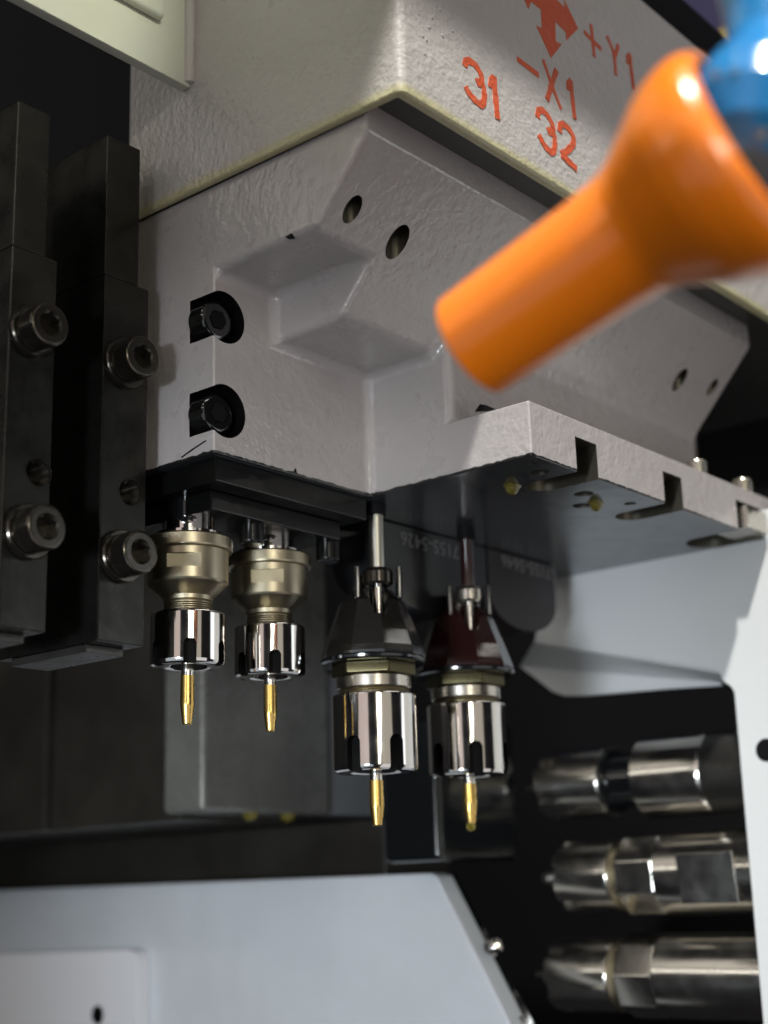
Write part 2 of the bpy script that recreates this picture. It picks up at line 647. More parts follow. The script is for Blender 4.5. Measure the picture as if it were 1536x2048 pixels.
# round the cast corners: wide fillets inside, tight radii on machined edges (bevel weights, 4 mm = 1)
wl = bm.edges.layers.float.new('bevel_weight_edge')
for e in bm.edges:
    p_, q_ = (v.co for v in e.verts)
    both = lambda i, val: abs(p_[i]-val) < .1 and abs(q_[i]-val) < .1
    ang = e.calc_face_angle_signed(0)
    if both(2, ZB):
        w_ = 0.08
    elif ang < -0.2:
        w_ = 1.0
    elif both(0, X1) and max(p_.z, q_.z) > Z3+2:
        w_ = 0.9
    elif both(0, X0) and min(p_.z, q_.z) > Z1-1 and abs(p_.z-q_.z) > 3:
        w_ = 0.35
    elif both(2, Z1) or both(2, Z2):
        w_ = 0.8
    elif both(0, XP):
        w_ = 0.6
    elif both(2, Z3):
        w_ = 0.15
    elif abs(ang) > 0.3:
        w_ = 0.2
    else:
        w_ = 0.12 if abs(ang) > 0.05 else 0.0
    e[wl] = w_
tmp_me = bpy.data.meshes.new('t')
bm.to_mesh(tmp_me)
bm.free()
tmp_o = bpy.data.objects.new('t', tmp_me)
COL.objects.link(tmp_o)
md = tmp_o.modifiers.new('b', 'BEVEL')
md.limit_method = 'WEIGHT'
md.width = 4.6
md.segments = 4
md.use_clamp_overlap = True
md.miter_outer = 'MITER_SHARP'
dg = bpy.context.evaluated_depsgraph_get()
me = bpy.data.meshes.new_from_object(tmp_o.evaluated_get(dg))
bpy.data.objects.remove(tmp_o, do_unlink=True)
me.transform(Matrix.Scale(MM, 4))
cuts = []
BORES = ((226.4, 136.3), (226.6, 112.5))
for (x, z) in BORES:                 # counterbores breaking out of the corner
    cuts.append(cyl((x, Y1-6, z), (0, 1, 0), 6.6, 14.5, 40, 0.1))
HOLES = [(230.4, 199.4, 2.35), (248.2, 200.8, 3.0), (384.1, 200.5, 2.6), (402.4, 198.9, 2.0)]
for (x, y, r) in HOLES:                                         # bored straight up through the sloped flank
    cuts.append(cyl((x, y, 138), (0, 0, 1), r, 40, 28, 0.05))
for (xa, xb) in ((298.6, 308.6), (342.3, 352.6), (385.2, 400.5)):   # clamp slots
    pts = [(xa, Y2-5), (xb, Y2-5), (xb, Y2+13)]
    xm, hr = (xa+xb)/2, (xb-xa)/2
    pts += [(xm+hr*math.cos(t), Y2+13+hr*math.sin(t)) for t in [math.pi*k/10 for k in range(1, 10)]]
    pts += [(xa, Y2+13)]
    cuts.append(prism(pts, 2, ZB-4, ZB+9.3))
for (x, y, r) in ((292.5, 193.3, 2.3), (317.5, 196.5, 2.6), (335.3, 193.1, 1.7), (327.5, 203.5, 2.6)):
    cuts.append(cyl((x, y, ZB-3), (0, 0, 1), r, 12, 24, 0.05))
me = cut(me, cuts)
head = thing('spindle_head', 'light grey painted cast spindle head with stepped pockets, under the numbered cover', 'machine head', (300, 230, ZB))


def in_bore(c, n):
    if abs(c.y-Y1) < 0.06 or abs(c.x-X0) < 0.06:
        return False
    return any((c.x-x)**2+(c.z-z)**2 < 6.7**2 and Y1-0.8 < c.y < Y1+9 for x, z in BORES)


def in_hole(c, n):
    if any((c.x-x)**2+(c.y-y)**2 < (r+0.1)**2 and 139 < c.z < 180 for x, y, r in HOLES):
        return abs(n.z) < 0.3 or n.z < -0.95
    return ZB+0.2 < c.z < ZB+9.4 and (n.z < -0.9 or Y2+0.7 < c.y < 207) and X1+2 < c.x < 415 and c.y > Y2+0.1


obj('casting', me, 'cast_paint', head, extra=(('black_oil', in_bore), ('bore_steel', in_hole), ('ground_face', lambda c, n: n.z < -0.9 and abs(c.z-ZB) < 0.1)))
for i, (u, v) in enumerate(((1024, 972), (1192, 1006))):
    q = onp(u, v, 2, ZB)
    obj('oil_drop', lathe([(0, -2.4), (0.9, -2.2), (1.7, -1.2), (1.9, -0.5), (2.6, 0.1), (0, 0.15)], 24, Matrix.Translation((q.x, q.y, ZB)) @ Matrix.Diagonal((1.25, 0.85, 1, 1))), 'oil_amber', head)
CHIPS = [(0, X0, [(570, 474), (583, 467), (588, 476), (577, 478)]), (0, X0, [(362, 914), (385, 897), (412, 880), (413, 882), (388, 899), (364, 916)]),
         (0, X1, [(950, 823), (960, 808), (975, 811), (990, 818), (972, 822)]), (1, Y2, [(1063, 921), (1066, 904), (1070, 912), (1076, 921), (1073, 928)]),
         (1, Y1, [(586, 944), (591, 936), (594, 946)])]
for ax_, val, L_ in CHIPS:
    off = Vector((0, 0, 0))
    off[ax_] = 0.4
    d0 = Vector((0, 0, 0))
    d0[ax_] = -0.06
    obj('paint_chip', slab_of([onp(u, v, ax_, val)+d0 for u, v in L_], off), 'machine_black', head)
# machined, oily lower face with its mounting plates
obj('mounting_plate', prism([(X0+2.5, YF+20), (X0+2.5, Y1+2.2), (X1+1, Y1+2.2), (X1+1, YF+20)], 2, 95.5, ZB-0.05, 0.5), 'black_oil', head)
obj('mounting_plate', prism([(229.5, YF+19), (229.5, 245.5), (X1-3, 245.5), (X1-3, YF+19)], 2, 90.5, 95.45, 0.5), 'black_oil', head)
for (x, z) in BORES:
    sc = obj('socket_screw', cyl((x, Y1+8, z), (0, -1, 0), 4.9, 5.6, 32, 0.7), 'wet_black', head)
    obj('hex_socket', hexprism(2.5, 0, 0.4, frame_to((x, Y1+2.35, z), (0, -1, 0)), 0.05), 'machine_black', sc)
for (u, v) in ((503, 1022), (655, 1060)):
    p = onp(u, v, 1, 250)
    sc = obj('socket_screw', cyl((p.x, p.y, 92), (0, 0, -1), 3.1, p.z*0+6.5, 24, 0.6), 'black_oil', head)
for i, (x, y) in enumerate(((370.7, 190.5), (398.6, 190.0))):
    sc = obj('clamp_screw', cyl((x, y, Z3-0.3), (0, 0, 1), 3.1, 5.2, 28, 0.6), 'ground_steel', head)
cl = obj('slot_clamp', box(387, 400, Y2-2.5, Y2+9, ZB+0.8, ZB+7.6, 0.6), 'ground_steel', head)

# ------------------------------------------------------------------ numbered sheet cover over the head
CX, CY, CZ = 220.5, 175.7, 169.6
cov = thing('machine_cover', 'light grey sheet cover with red 31 and 32 and axis arrows, above the spindle head', 'machine cover', (330, 220, CZ))
b1 = box(CX, 520, CY, 268.5, CZ, 249, 0)
vert = [e for e in b1.edges if abs(e.verts[0].co.z-e.verts[1].co.z) > 5]
bmesh.ops.bevel(b1, geom=vert, offset=2.0, segments=5, profile=0.5, affect='EDGES')
bevel_bm(b1, 0.9, 3, 40)
me = cut(finish(b1), [box(CX+1.5, 530, CY+2.4, 267.0, CZ-4, 245, 0.5), prism([(270.5, CZ-2), (270.5, CZ+5.2), (263.3, CZ-2)], 0, CX-3, CX+2.5)])
obj('sheet_shell', me, 'cover_paint', cov)
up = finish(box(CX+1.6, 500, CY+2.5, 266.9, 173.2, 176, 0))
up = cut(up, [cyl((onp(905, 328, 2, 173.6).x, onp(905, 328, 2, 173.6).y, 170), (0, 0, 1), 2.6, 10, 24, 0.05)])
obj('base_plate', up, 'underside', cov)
obj('dark_band_strip', box(CX+1, 519, CY+2.5, CY+30, 249.1, 268, 3), 'machine_black', cov)  # added black strip, stands in for the dark shading band above the cover
Q = lambda L: [((900+a/3.657), b/3.657) for a, b in L]
WD = 1.9
marks = {
    'numeral_31': [Q([(108, 488), (112, 455), (140, 446), (190, 485), (228, 555), (228, 592), (192, 605)]), Q([(205, 606), (236, 622), (250, 690), (243, 750), (222, 765), (170, 722), (130, 670), (112, 632)]),
                   [1.35]+Q([(292, 640), (294, 590), (315, 560)]), Q([(318, 556), (330, 700), (346, 872)])],
    'numeral_32': [Q([(640, 862), (645, 815), (672, 806), (715, 850), (748, 915), (750, 945), (712, 963)]), Q([(726, 965), (756, 985), (766, 1045), (757, 1105), (735, 1112), (690, 1065), (662, 1015), (648, 985)]),
                   Q([(800, 968), (803, 922), (825, 910), (868, 945), (900, 1005), (898, 1055), (860, 1100), (812, 1132)]), Q([(812, 1128), (850, 1168), (925, 1238)])],
    'axis_sign_x': [[1.5]+Q([(490, 430), (648, 552)]), [1.2]+Q([(680, 436), (735, 600), (812, 800)]), [1.7]+Q([(778, 512), (745, 610), (708, 732)]),
                    [1.35]+Q([(864, 660), (862, 610), (880, 588)]), [1.5]+Q([(880, 585), (893, 720), (910, 872)])],
    'axis_sign_y': [[1.35]+Q([(978, 232), (1105, 360)]), [1.35]+Q([(1030, 178), (1043, 300), (1055, 418)]), [1.2]+Q([(1145, 262), (1195, 390), (1212, 552)]), [1.35]+Q([(1230, 330), (1215, 380), (1198, 430)]),
                    [1.2]+Q([(1300, 470), (1296, 420), (1312, 398)]), [1.35]+Q([(1312, 396), (1325, 520), (1342, 655)])],
}
for nm, ln in marks.items():
    obj(nm, strokes(ln, WD, CY), 'red_paint', cov)
rd = random.Random(11)
for (u, v) in [(846, 72), (853, 80), (885, 71), (850, 108), (864, 36), (880, 20), (894, 40), (871, 12), (905, 62), (858, 54), (915, 30), (838, 28), (932, 15)]:
    q = onp(u, v, 1, CY)
    r = rd.uniform(0.28, 0.55)
    obj('oil_droplet', lathe([(0, -0.1), (r, -0.05), (r*0.9, r*0.3), (r*0.5, r*0.55), (0, r*0.62)], 14, frame_to((q.x, CY+0.02, q.z), (0, -1, 0))), 'droplet', cov)
arrow = Q([(540, -10), (572, 66), (592, 12), (664, 70), (672, 208), (630, 188), (738, 425), (815, 325), (772, 302), (768, 158), (845, 235), (850, 296), (936, 210), (830, -10), (842, 58), (772, -8), (740, -90), (600, -90)])
ap = [onp(u, v, 1, CY) for u, v in arrow]
obj('axis_arrows', prism([(p.z, p.x) for p in ap], 1, CY-0.12, CY+0.3), 'red_paint', cov)

# bracket arm welded to the left face of the cover
br = thing('bracket_arm', 'pale cream sheet bracket running to the upper left from the cover', 'bracket', (150, 245, 198))
obj('arm_plate', box(-80, CX-0.05, 243.6, 246.8, 198.2, 330, 0.5), 'bracket_paint', br)
p = onp(330, 38, 1, 241)
obj('cap_plate', box(-80, p.x, 240.6, 243.55, p.z, 330, 1.2, 4), 'bracket_paint', br)
obj('weld_bead', lathe([(0, 0), (1.5, 0.3), (1.7, 20), (1.6, 90), (0, 91)], 16, frame_to((CX-0.6, 243.6, 199), (0, 0, 1))), 'cover_paint', br)

# ------------------------------------------------------------------ steel clamp bars with cap screws


def cap_screw(parent, x, z, y, r=5.1):
    M = frame_to((x-1.6, y, z), (0, -1, 0))
    wsh = obj('washer', lathe([(0, 0), (r*1.18, 0), (r*1.22, 0.3), (r*1.22, 1.3), (r*1.16, 1.7), (0, 1.7)], 48, M), 'screw_black', parent)
    M2 = frame_to((x-1.6, y-1.7, z), (0, -1, 0))
    h = 5.6
    me = finish(lathe([(0, 0), (r*0.97, 0), (r, 0.4), (r, h-0.7), (r*0.985, h-0.35), (r*0.93, h-0.08), (r*0.88, h), (0, h)], 56, M2))
    sck = hexprism(r*0.56, h-3.6, h+2, M2, 0, rot=0.5)
    cone = lathe([(0, h-0.8), (r*0.50, h-0.45), (r*0.60, h+0.05), (r*0.62, h+1), (0, h+1)], 40, M2)
    me = cut(cut(me, [cone]), [sck])
    s_ = obj('socket_screw', me, 'screw_black', parent)
    return s_


def threaded_hole(parent, x, z, y, r=3.1):
    prof = [(r+0.5, -0.05), (r, 0.5)]
    zz = 0.5
    for k in range(9):
        prof += [(r-0.45, zz+0.45), (r, zz+0.9)]
        zz += 0.9
    prof += [(r-0.5, zz+0.5), (0, zz+2)]
    return obj('threaded_hole', lathe(prof, 32, frame_to((x, y, z), (0, 1, 0))), 'screw_black', parent)


YB = 255.0
BARS = [(177.6, 190.0, 'dark steel clamp bar at the left picture edge, with two cap screws', (95, 650), (88, 1055), (76, 945), 144.5, 181),
        (203.8, 217.6, 'dark steel clamp bar beside the grey casting, with two cap screws', (280, 715), (275, 1105), (260, 985), 145.9, 183)]
for (xa, xb, lab, s1, s2, th, zs, zu) in BARS:
    bar = thing('clamp_bar', lab, 'clamp bar', ((xa+xb)/2, YB+20, 57), 'steel clamp bars on the left')
    t3 = onp(*th, 1, YB)
    me = finish(box(xa, xb, YB, YB+38, 57.3, zs, 0.5, 2))
    me = cut(me, [cyl((t3.x, YB-2, t3.z), (0, 1, 0), 3.2, 13, 32, 0.05)])
    obj('lower_block', me, 'bar_steel', bar)
    obj('upper_block', box(xa+0.1, xb-3.2, YB+0.25, YB+37, zs+0.05, zu, 0.4, 2), 'bar_steel', bar)
    for sx in (s1, s2):
        p = onp(sx[0], sx[1], 1, YB-6)
        cap_screw(bar, p.x+1.6, p.z, YB)
    threaded_hole(bar, t3.x, t3.z, YB)
    obj('foot_shim', box(xa+1, xb-2, YB+5, YB+33, 55.4, 57.25, 0.2), 'black_steel', bar)

# ------------------------------------------------------------------ collet tool holders


VIEW = math.atan2(-260, -240)                     # direction from the holders back to the camera


def slot_nut(R_, H, sw, sh, rot, depth=2.0, holes=True):
    me = finish(lathe([(0, 1.6), (R_*0.42, 1.6), (R_*0.55, 0.25), (R_*0.62, 0), (R_*0.90, 0), (R_*0.975, 0.35), (R_*1.0, 1.0), (R_*1.0, H-0.5), (R_*0.985, H-0.15), (R_*0.95, H), (0, H)], 96))
    cuts = []
    for k in range(6):
        a = rot+k*math.pi/3
        c = prism([(-sw/2, -2), (sw/2, -2), (sw/2, sh-sw*0.35), (sw*0.36, sh-sw*0.1), (sw*0.2, sh), (-sw*0.2, sh), (-sw*0.36, sh-sw*0.1), (-sw/2, sh-sw*0.35)], 0, R_-depth, R_+4)
        c.transform(Matrix.Rotation(a, 4, 'Z'))
        cuts.append(c)
    return cut(me, cuts)


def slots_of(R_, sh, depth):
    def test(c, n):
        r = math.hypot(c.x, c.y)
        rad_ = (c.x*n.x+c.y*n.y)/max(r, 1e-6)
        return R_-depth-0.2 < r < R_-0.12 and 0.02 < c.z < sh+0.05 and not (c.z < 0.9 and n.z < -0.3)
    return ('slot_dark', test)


def pin(parent, r, L, ball=False):
    obj('pin_shank', lathe([(0, 3), (r*0.92, 3), (r*0.92, -2.2), (0, -2.2)], 24), 'silver', parent, True)
    if ball:
        prof = [(0, -2.0), (r, -2.0), (r*1.02, -6), (r*1.12, -L*0.55), (r*0.95, -L*0.75), (r*0.72, -L*0.93), (r*0.6, -L), (0, -L)]
    else:
        prof = [(0, -2.0), (r, -2.0), (r*1.03, -L*0.62), (r*1.03, -L*0.66), (r*0.68, -L*0.985), (r*0.55, -L), (0, -L)]
    obj('brass_pin', lathe(prof, 28), 'brass', parent, True)


def small_holder(name, label, loc, rot):
    t = thing(name, label, 'tool holder', loc, 'small collet holders under the head')
    flats = VIEW-0.1
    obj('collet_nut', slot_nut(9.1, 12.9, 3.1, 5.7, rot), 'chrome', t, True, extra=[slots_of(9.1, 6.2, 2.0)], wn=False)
    pin(t, 1.65, 13.8)
    z = 12.95
    prof = [(0, z), (5.6, z)]
    for k in range(5):
        prof += [(6.0, z+0.16), (6.0, z+0.30), (5.5, z+0.48)]
        z += 0.54
    prof += [(5.6, z+0.1), (0, z+0.1)]
    obj('thread', lathe(prof, 56), 'nickel', t, True)
    zt = z+0.12
    body = finish(lathe([(0, zt), (5.7, zt), (6.1, zt+0.3), (6.15, zt+1.3), (9.6, zt+4.2), (9.9, zt+4.7), (9.9, zt+12.3), (10.3, zt+12.5), (10.9, zt+12.6), (11.0, zt+12.9), (11.0, zt+15.4), (10.7, zt+15.8), (0, zt+15.8)], 80))
    body = cut(body, [_flat(a, 9.0, zt+7.2, zt+10.6) for a in (flats, flats+math.pi)], 12)
    obj('holder_body', body, 'nickel', t, True, wn=False)
    zt -= 3.2
    obj('shank', lathe([(0, zt+19.05), (8.6, zt+19.05), (8.6, zt+20.2), (6.4, zt+20.6), (6.4, zt+29), (0, zt+29)], 48), 'chrome', t, True)
    # oil-soaked lock nut and lubrication drop in front of the shank
    d = Vector((-0.70, -0.71, 0))
    n = obj('lock_screw', cyl(tuple(d*6.5+Vector((0, 0, zt+30))), (0, 0, -1), 2.4, 7.5, 24, 0.6), 'gloss_black', t, True)
    obj('oil_drop', lathe([(0, -2.2), (1.4, -1.9), (2.1, -0.6), (2.0, 1.0), (1.2, 2.6), (0.6, 3.4), (0, 3.6)], 20, Matrix.Translation(d*6.6+Vector((0, 0, zt+24)))), 'gloss_black', t, True)
    return t


def _flat(a, dist, z0, z1):
    c = box(dist, 16, -4.6, 4.6, z0, z1, 0)
    c.transform(Matrix.Rotation(a, 4, 'Z'))
    return c


p1 = onp(375, 1335, 1, 260.5)
p2 = onp(540, 1355, 1, 260.5)
small_holder('collet_holder', 'satin nickel collet holder with brass pin, beside the steel bar screw', (p1.x, p1.y, p1.z), VIEW+0.07)
small_holder('collet_holder', 'satin nickel collet holder with brass pin, second from the steel bars', (p2.x, p2.y, p2.z), VIEW+0.10)


def big_holder(name, label, loc, rot, cone, ball, rod):
    t = thing(name, label, 'tool holder', loc, 'large collet holders under the head')
    t.scale = (1.033, 1.033, 1.033)
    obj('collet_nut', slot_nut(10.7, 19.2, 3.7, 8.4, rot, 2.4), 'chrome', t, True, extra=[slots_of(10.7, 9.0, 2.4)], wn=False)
    pin(t, 1.75, 13.0 if not ball else 12.5, ball)
    obj('thread', lathe([(0, 19.2), (8.6, 19.2), (8.6, 19.5), (9.0, 19.7), (8.6, 19.95), (9.0, 20.2), (8.6, 20.5), (0, 20.5)], 56), 'nickel', t, True)
    obj('collar', lathe([(0, 20.5), (9.2, 20.5), (9.5, 20.8), (9.5, 23.4), (9.2, 23.8), (0, 23.8)], 64), 'ground_steel', t, True)
    obj('hex_flange', hexprism(10.9, 23.85, 27.0, None, 0.5, rot=VIEW+0.25, n=6), 'hex_bronze', t, True)
    fork = finish(lathe([(0, 27.05), (12.6, 27.05), (13.3, 27.6), (13.5, 29.0), (13.0, 30.6), (11.6, 34.6), (9.9, 39.0), (8.6, 42.6), (6.6, 44.4), (5.0, 46.2), (4.6, 50), (0, 50)], 10, Matrix.Rotation(VIEW+0.1, 4, 'Z')), 12)
    wedge = prism([(-5.6, 55), (5.6, 55), (1.5, 38.5), (-1.5, 38.5)], 0, 2.0, 18)
    wedge.transform(Matrix.Rotation(VIEW+0.12, 4, 'Z'))
    fork = cut(fork, [wedge], 12)
    cn = obj('spindle_nose', fork, cone, t, True, wn=False)
    obj('oil_film', lathe([(0, 27.0), (12.9, 26.9), (13.6, 27.3), (13.7, 27.9), (13.3, 28.3), (0, 28.2)], 64), 'gloss_black', cn, True)
    d = Vector((-0.70, -0.71, 0))
    s_ = Vector((0.71, -0.70, 0))
    q = d*4.4+s_*1.4
    cp = obj('clamp_head', lathe([(0, 46.5), (3.4, 46.5), (3.9, 47.2), (3.9, 50.0), (3.4, 50.9), (0, 51)], 36, Matrix.Translation(q)), 'screw_black' if cone == 'cone_black' else 'ground_steel', t, True)
    obj('clamp_rod', lathe([(0, 38), (1.2, 38), (1.35, 38.5), (1.35, 46.45), (0, 46.45)], 24, Matrix.Translation(q)), 'silver', t, True)
    for sg in (-1, 1):
        c = q+s_*(5.4*sg)
        bmx = box(-0.7, 0.7, -2.2, 2.2, 43.0, 51.5, 0.3)
        bmx.transform(Matrix.Translation(c) @ Matrix.Rotation(math.atan2(s_.y, s_.x), 4, 'Z'))
        obj('clamp_prong', bmx, 'gloss_black', t, True)
    obj('support_rod', lathe([(0, 51.0), (1.85, 51.0), (1.85, rod), (0, rod)], 28, Matrix.Translation(q)), 'steel_pin' if cone == 'cone_black' else 'cone_red', t, True)
    obj('rod_seat', lathe([(0, rod+0.05), (2.6, rod+0.05), (2.6, rod+2.95), (0, rod+2.95)], 24, Matrix.Translation(q)), 'machine_black', t, True)
    dp = obj('oil_drop', lathe([(0, -1.0), (0.7, -0.75), (1.0, 0), (0.7, 0.8), (0, 1.1)], 16, Matrix.Translation(q+Vector((0, 0, 37.6)))), 'oil_clear', t, True)
    if ball:
        obj('oil_drop', lathe([(0, -1.5), (0.9, -1.25), (1.35, -0.4), (1.2, 0.5), (0.8, 1.1), (0, 1.4)], 20, Matrix.Translation(Vector((0, 0, -13.0)))), 'oil_amber', t, True)
    return t


p3 = onp(752, 1545, 1, 246.0)
p4 = onp(938, 1553, 1, 246.0)
big_holder('collet_holder', 'large chrome collet holder under a black cone, hung below the casting corner', (p3.x, p3.y, p3.z), VIEW+0.40, 'cone_black', False, (ZB-p3.z)/1.033-3.0)
big_holder('collet_holder', 'chrome collet holder under a dark red cone, with oil drop on its pin', (p4.x, p4.y, p4.z), VIEW+0.02, 'cone_red', True, (ZB-p4.z)/1.033-3.0)

# ------------------------------------------------------------------ numbered drive plates behind the large holders
YP = 250.5


def drive_plate(label, ua, ub, zbot, text, ut, m, z_text):
    xa = onp(ua, 1100, 1, YP).x
    xb = onp(ub, 1100, 1, YP).x
    t = thing('drive_plate', label, 'drive plate', ((xa+xb)/2, YP+8, zbot), 'numbered drive plates')
    xm, hr = (xa+xb)/2, (xb-xa)/2
    pts = [(xb, ZB-0.2), (xb, zbot+hr*0.55)]
    pts += [(xm+hr*math.cos(a), zbot+hr*0.55-hr*0.55*math.sin(a)) for a in [math.pi*k/14 for k in range(1, 14)]]
    pts += [(xa, zbot+hr*0.55), (xa, ZB-0.2)]
    obj('plate', prism([(z, x) for x, z in pts], 1, YP, YP+16, 0.5), m, t)
    org = onp(ut[0], ut[1], 1, YP)
    obj('stamped_number', text_mesh(text, 5.8, (org.x, YP-0.06, org.z), (-1, 0, 0), (0, 0, -1)), 'engraving', t)
    return t


drive_plate('black drive plate stamped 57155-5426, right of the light steel rod', 748, 972, 77.0, '57155-5426', (930, 1096), 'dark_plate', 0)
drive_plate('dark plum drive plate with faint number, beside the white sheet panel', 976, 1106, 78.0, '57155-5646', (1112, 1138), 'dark_plate_red', 0)

# ------------------------------------------------------------------ white sheet panel around the side spindles
XN = 402.0
pan = thing('sheet_panel', 'bright white sheet panel with opening for the horizontal spindles, at right edge', 'sheet panel', (XN, 150, -40))


def yzp(u, v, X=XN):
    q = onp(u, v, 0, X)
    return (q.y, q.z)


ya, za = yzp(1425, 1042)
pts = [yzp(1100, 1106), yzp(1068, 1284)]
# rounded inner corner then down the cut-out edge
pts += [yzp(1420, 1338), yzp(1438, 1346), yzp(1444, 1362), yzp(1460, 1372), yzp(1468, 1384)]
e1 = yzp(1468, 1384)
pts += [(yzp(1526, 2048)[0], -60), (90, -60), (90, za+1.5), (ya-1, za)]
obj('panel_face', prism(pts, 0, XN, XN+2.0, 0.35), 'white_sheet', pan)
a, b = yzp(1068, 1284), yzp(1440, 1346)


def strip(qa, qb, off1, off2, th):
    """bent lip along the lower edge, from offset off1 to off2 (dx,dz)"""
    bm = bmesh.new()
    P = []
    for (y, z) in (qa, qb):
        for (dx, dz) in (off1, off2):
            P.append(bm.verts.new((XN+dx, y, z+dz)))
    T = []
    n = Vector((off2[0]-off1[0], 0, off2[1]-off1[1])).normalized()
    nn = Vector((-n.z, 0, n.x))*th
    for q in list(P):
        T.append(bm.verts.new(q.co+nn))
    for f_ in ((0, 1, 3, 2), (4, 6, 7, 5)):
        bm.faces.new([(P+T)[i] for i in f_])
    for i, j in ((0, 1), (1, 3), (3, 2), (2, 0)):
        bm.faces.new((P[i], P[j], T[j], T[i]))
    return bm


# folded lip: first a slope turned towards the floor, then a short upright tab
XL = XN+17
lipA = [onp(1068, 1285, 0, XN), onp(1440, 1347, 0, XN), onp(1442, 1366, 0, XL), onp(1040, 1332, 0, XL)]
tabA = [lipA[3], lipA[2], onp(1440, 1371, 0, XL), onp(1330, 1378, 0, XL), onp(1170, 1391, 0, XL), onp(1128, 1391, 0, XL), onp(1105, 1383, 0, XL)]


def slab(P, off):
    bm = bmesh.new()
    A = [bm.verts.new(q) for q in P]
    B = [bm.verts.new(q+Vector(off)) for q in P]
    bm.faces.new(A)
    bm.faces.new(B[::-1])
    for i in range(len(P)):
        j = (i+1) % len(P)
        bm.faces.new((A[i], B[i], B[j], A[j]))
    return bm


obj('folded_lip', slab(lipA, (1.2, 0, 1.4)), 'white_sheet', pan)
obj('lip_tab', slab([Vector((XL, q.y, q.z)) for q in tabA], (1.6, 0, 0)), 'white_sheet', pan)
q = onp(1533, 1500, 0, XN)
obj('panel_hole', cyl((XN-0.1, q.y, q.z), (1, 0, 0), 3.4, 0.3, 28, 0.05), 'machine_black', pan)

# ------------------------------------------------------------------ horizontal side spindles
XS = 418.0


def side_spindle(label, vy, kind):
    p = onp(1400, vy, 0, XS)
    tip = {0: 1100, 1: 1138, 2: 1122}[kind]
    yt = onp(tip, vy, 0, XS).y
    z = p.z
    t = thing('side_spindle', label, 'spindle', (XS, yt-30, z), 'horizontal spindles in the panel opening')
    yy = lambda u: onp(u, vy, 0, XS).y
    M = frame_to((XS, yt, z), (0, -1, 0))            # local z runs from the tip into the machine (-Y)
    L = lambda u: yt-yy(u)
    nm = slot_nut(11.4, L(1228) if kind == 0 else L(1248), 4.2, 7.5, 0.4+kind*0.5, 2.4)
    nm.transform(Matrix.Scale(MM, 4) @ M @ Matrix.Scale(1/MM, 4))
    obj('collet_nut', nm, 'spindle_steel', t, wn=False)
    a = L(1228) if kind == 0 else L(1248)
    if kind == 0:
        obj('neck', lathe([(0, a), (10.4, a), (10.4, a+1.2), (8.6, a+1.4), (8.6, L(1300)), (0, L(1300))], 56, M), 'gloss_black', t)
        b_ = L(1296)
        obj('spindle_body', lathe([(0, b_), (12.2, b_), (12.9, b_+0.6), (12.9, L(1430)), (12.5, L(1434)), (12.5, L(1436)), (0, L(1436))], 72, M), 'spindle_steel', t)
        obj('rear_sleeve', lathe([(0, L(1437)), (12.6, L(1437)), (12.6, L(1437)+60), (0, L(1437)+60)], 56, M), 'black_steel', t)
    else:
        prof = [(0, a)]
        zz = a
        for k in range(5):
            prof += [(10.6, zz), (11.0, zz+0.25), (10.6, zz+0.6)]
            zz += 0.7
        prof.append((0, zz))
        obj('thread', lathe(prof, 56, M), 'nickel', t)
        obj('hex_collar', hexprism(13.0, zz+0.05, L(1342), M, 0.6, rot=0.15+kind*0.3, n=8), 'spindle_steel', t)
        obj('spindle_body', lathe([(0, L(1342)+0.05), (12.4, L(1342)+0.05), (12.9, L(1342)+0.5), (12.9, L(1342)+62), (0, L(1342)+62)], 72, M), 'spindle_steel', t)
        if kind == 1:
            d = Vector((-0.86, 0, -0.12)).normalized()
            bx_ = box(-9.5, 9.5, -7.5, 7.5, -0.3, 0.35, 0.15)
            mm = Matrix((Vector((0, 1, 0)), d.cross(Vector((0, 1, 0))), d)).transposed().to_4x4()
            mm.translation = Vector((XS, yy(1452), z))+d*12.75
            bx_.transform(mm)
            obj('wrench_flat', bx_, 'spindle_steel', t)
    if kind == 1:
        obj('drill', lathe([(0, -10.5), (1.6, -10.0), (2.3, -7.5), (1.9, -5), (1.2, -2), (1.4, 1), (0, 1.1)], 24, M), 'steel_pin', t)
    else:
        obj('drill', lathe([(0, -10.0), (0.8, -9.7), (1.1, -4.5), (2.2, -1.8), (2.6, 1), (0, 1.1)], 24, M), 'steel_pin', t)
    return t


side_spindle('bright chrome horizontal spindle with black neck, topmost in the panel opening', 1548, 0)
side_spindle('dull grey horizontal spindle with flat label face, middle in the panel opening', 1745, 1)
side_spindle('grey horizontal spindle with thin drill, lowest in the panel opening', 1952, 2)

# ------------------------------------------------------------------ lower left guard with raised plate
XG = 380.0
gd = thing('guard_panel', 'pale blue white guard panel with slanted right edge, along the bottom', 'guard panel', (XG, 350, -60))
gp = [yzp(-120, 1785, XG), yzp(862, 1746, XG), yzp(872, 1752, XG)]
r_ = yzp(1035, 2078, XG)
gp += [r_, (r_[0], -110), (yzp(-120, 1785, XG)[0], -110)]
obj('guard_face', prism(gp, 0, XG, XG+9, 0.8, 3), 'white_guard', gd)
pp = [yzp(-150, 1913, XG-6), yzp(255, 1899, XG-6), yzp(270, 1904, XG-6), yzp(276, 1922, XG-6), (yzp(281, 2048, XG-6)[0], -100), (yzp(-150, 1913, XG-6)[0], -100)]
me = finish(prism(pp, 0, XG-6, XG-0.05, 0.5, 2))
h0 = yzp(195, 2030, XG-6)
hh = [(h0[0]+3.5*math.cos(t), h0[1]+3.5*math.sin(t)) for t in [math.pi*k/14 for k in range(28)]]
me = cut(me, [prism(hh, 0, XG-9, XG-0.6)])
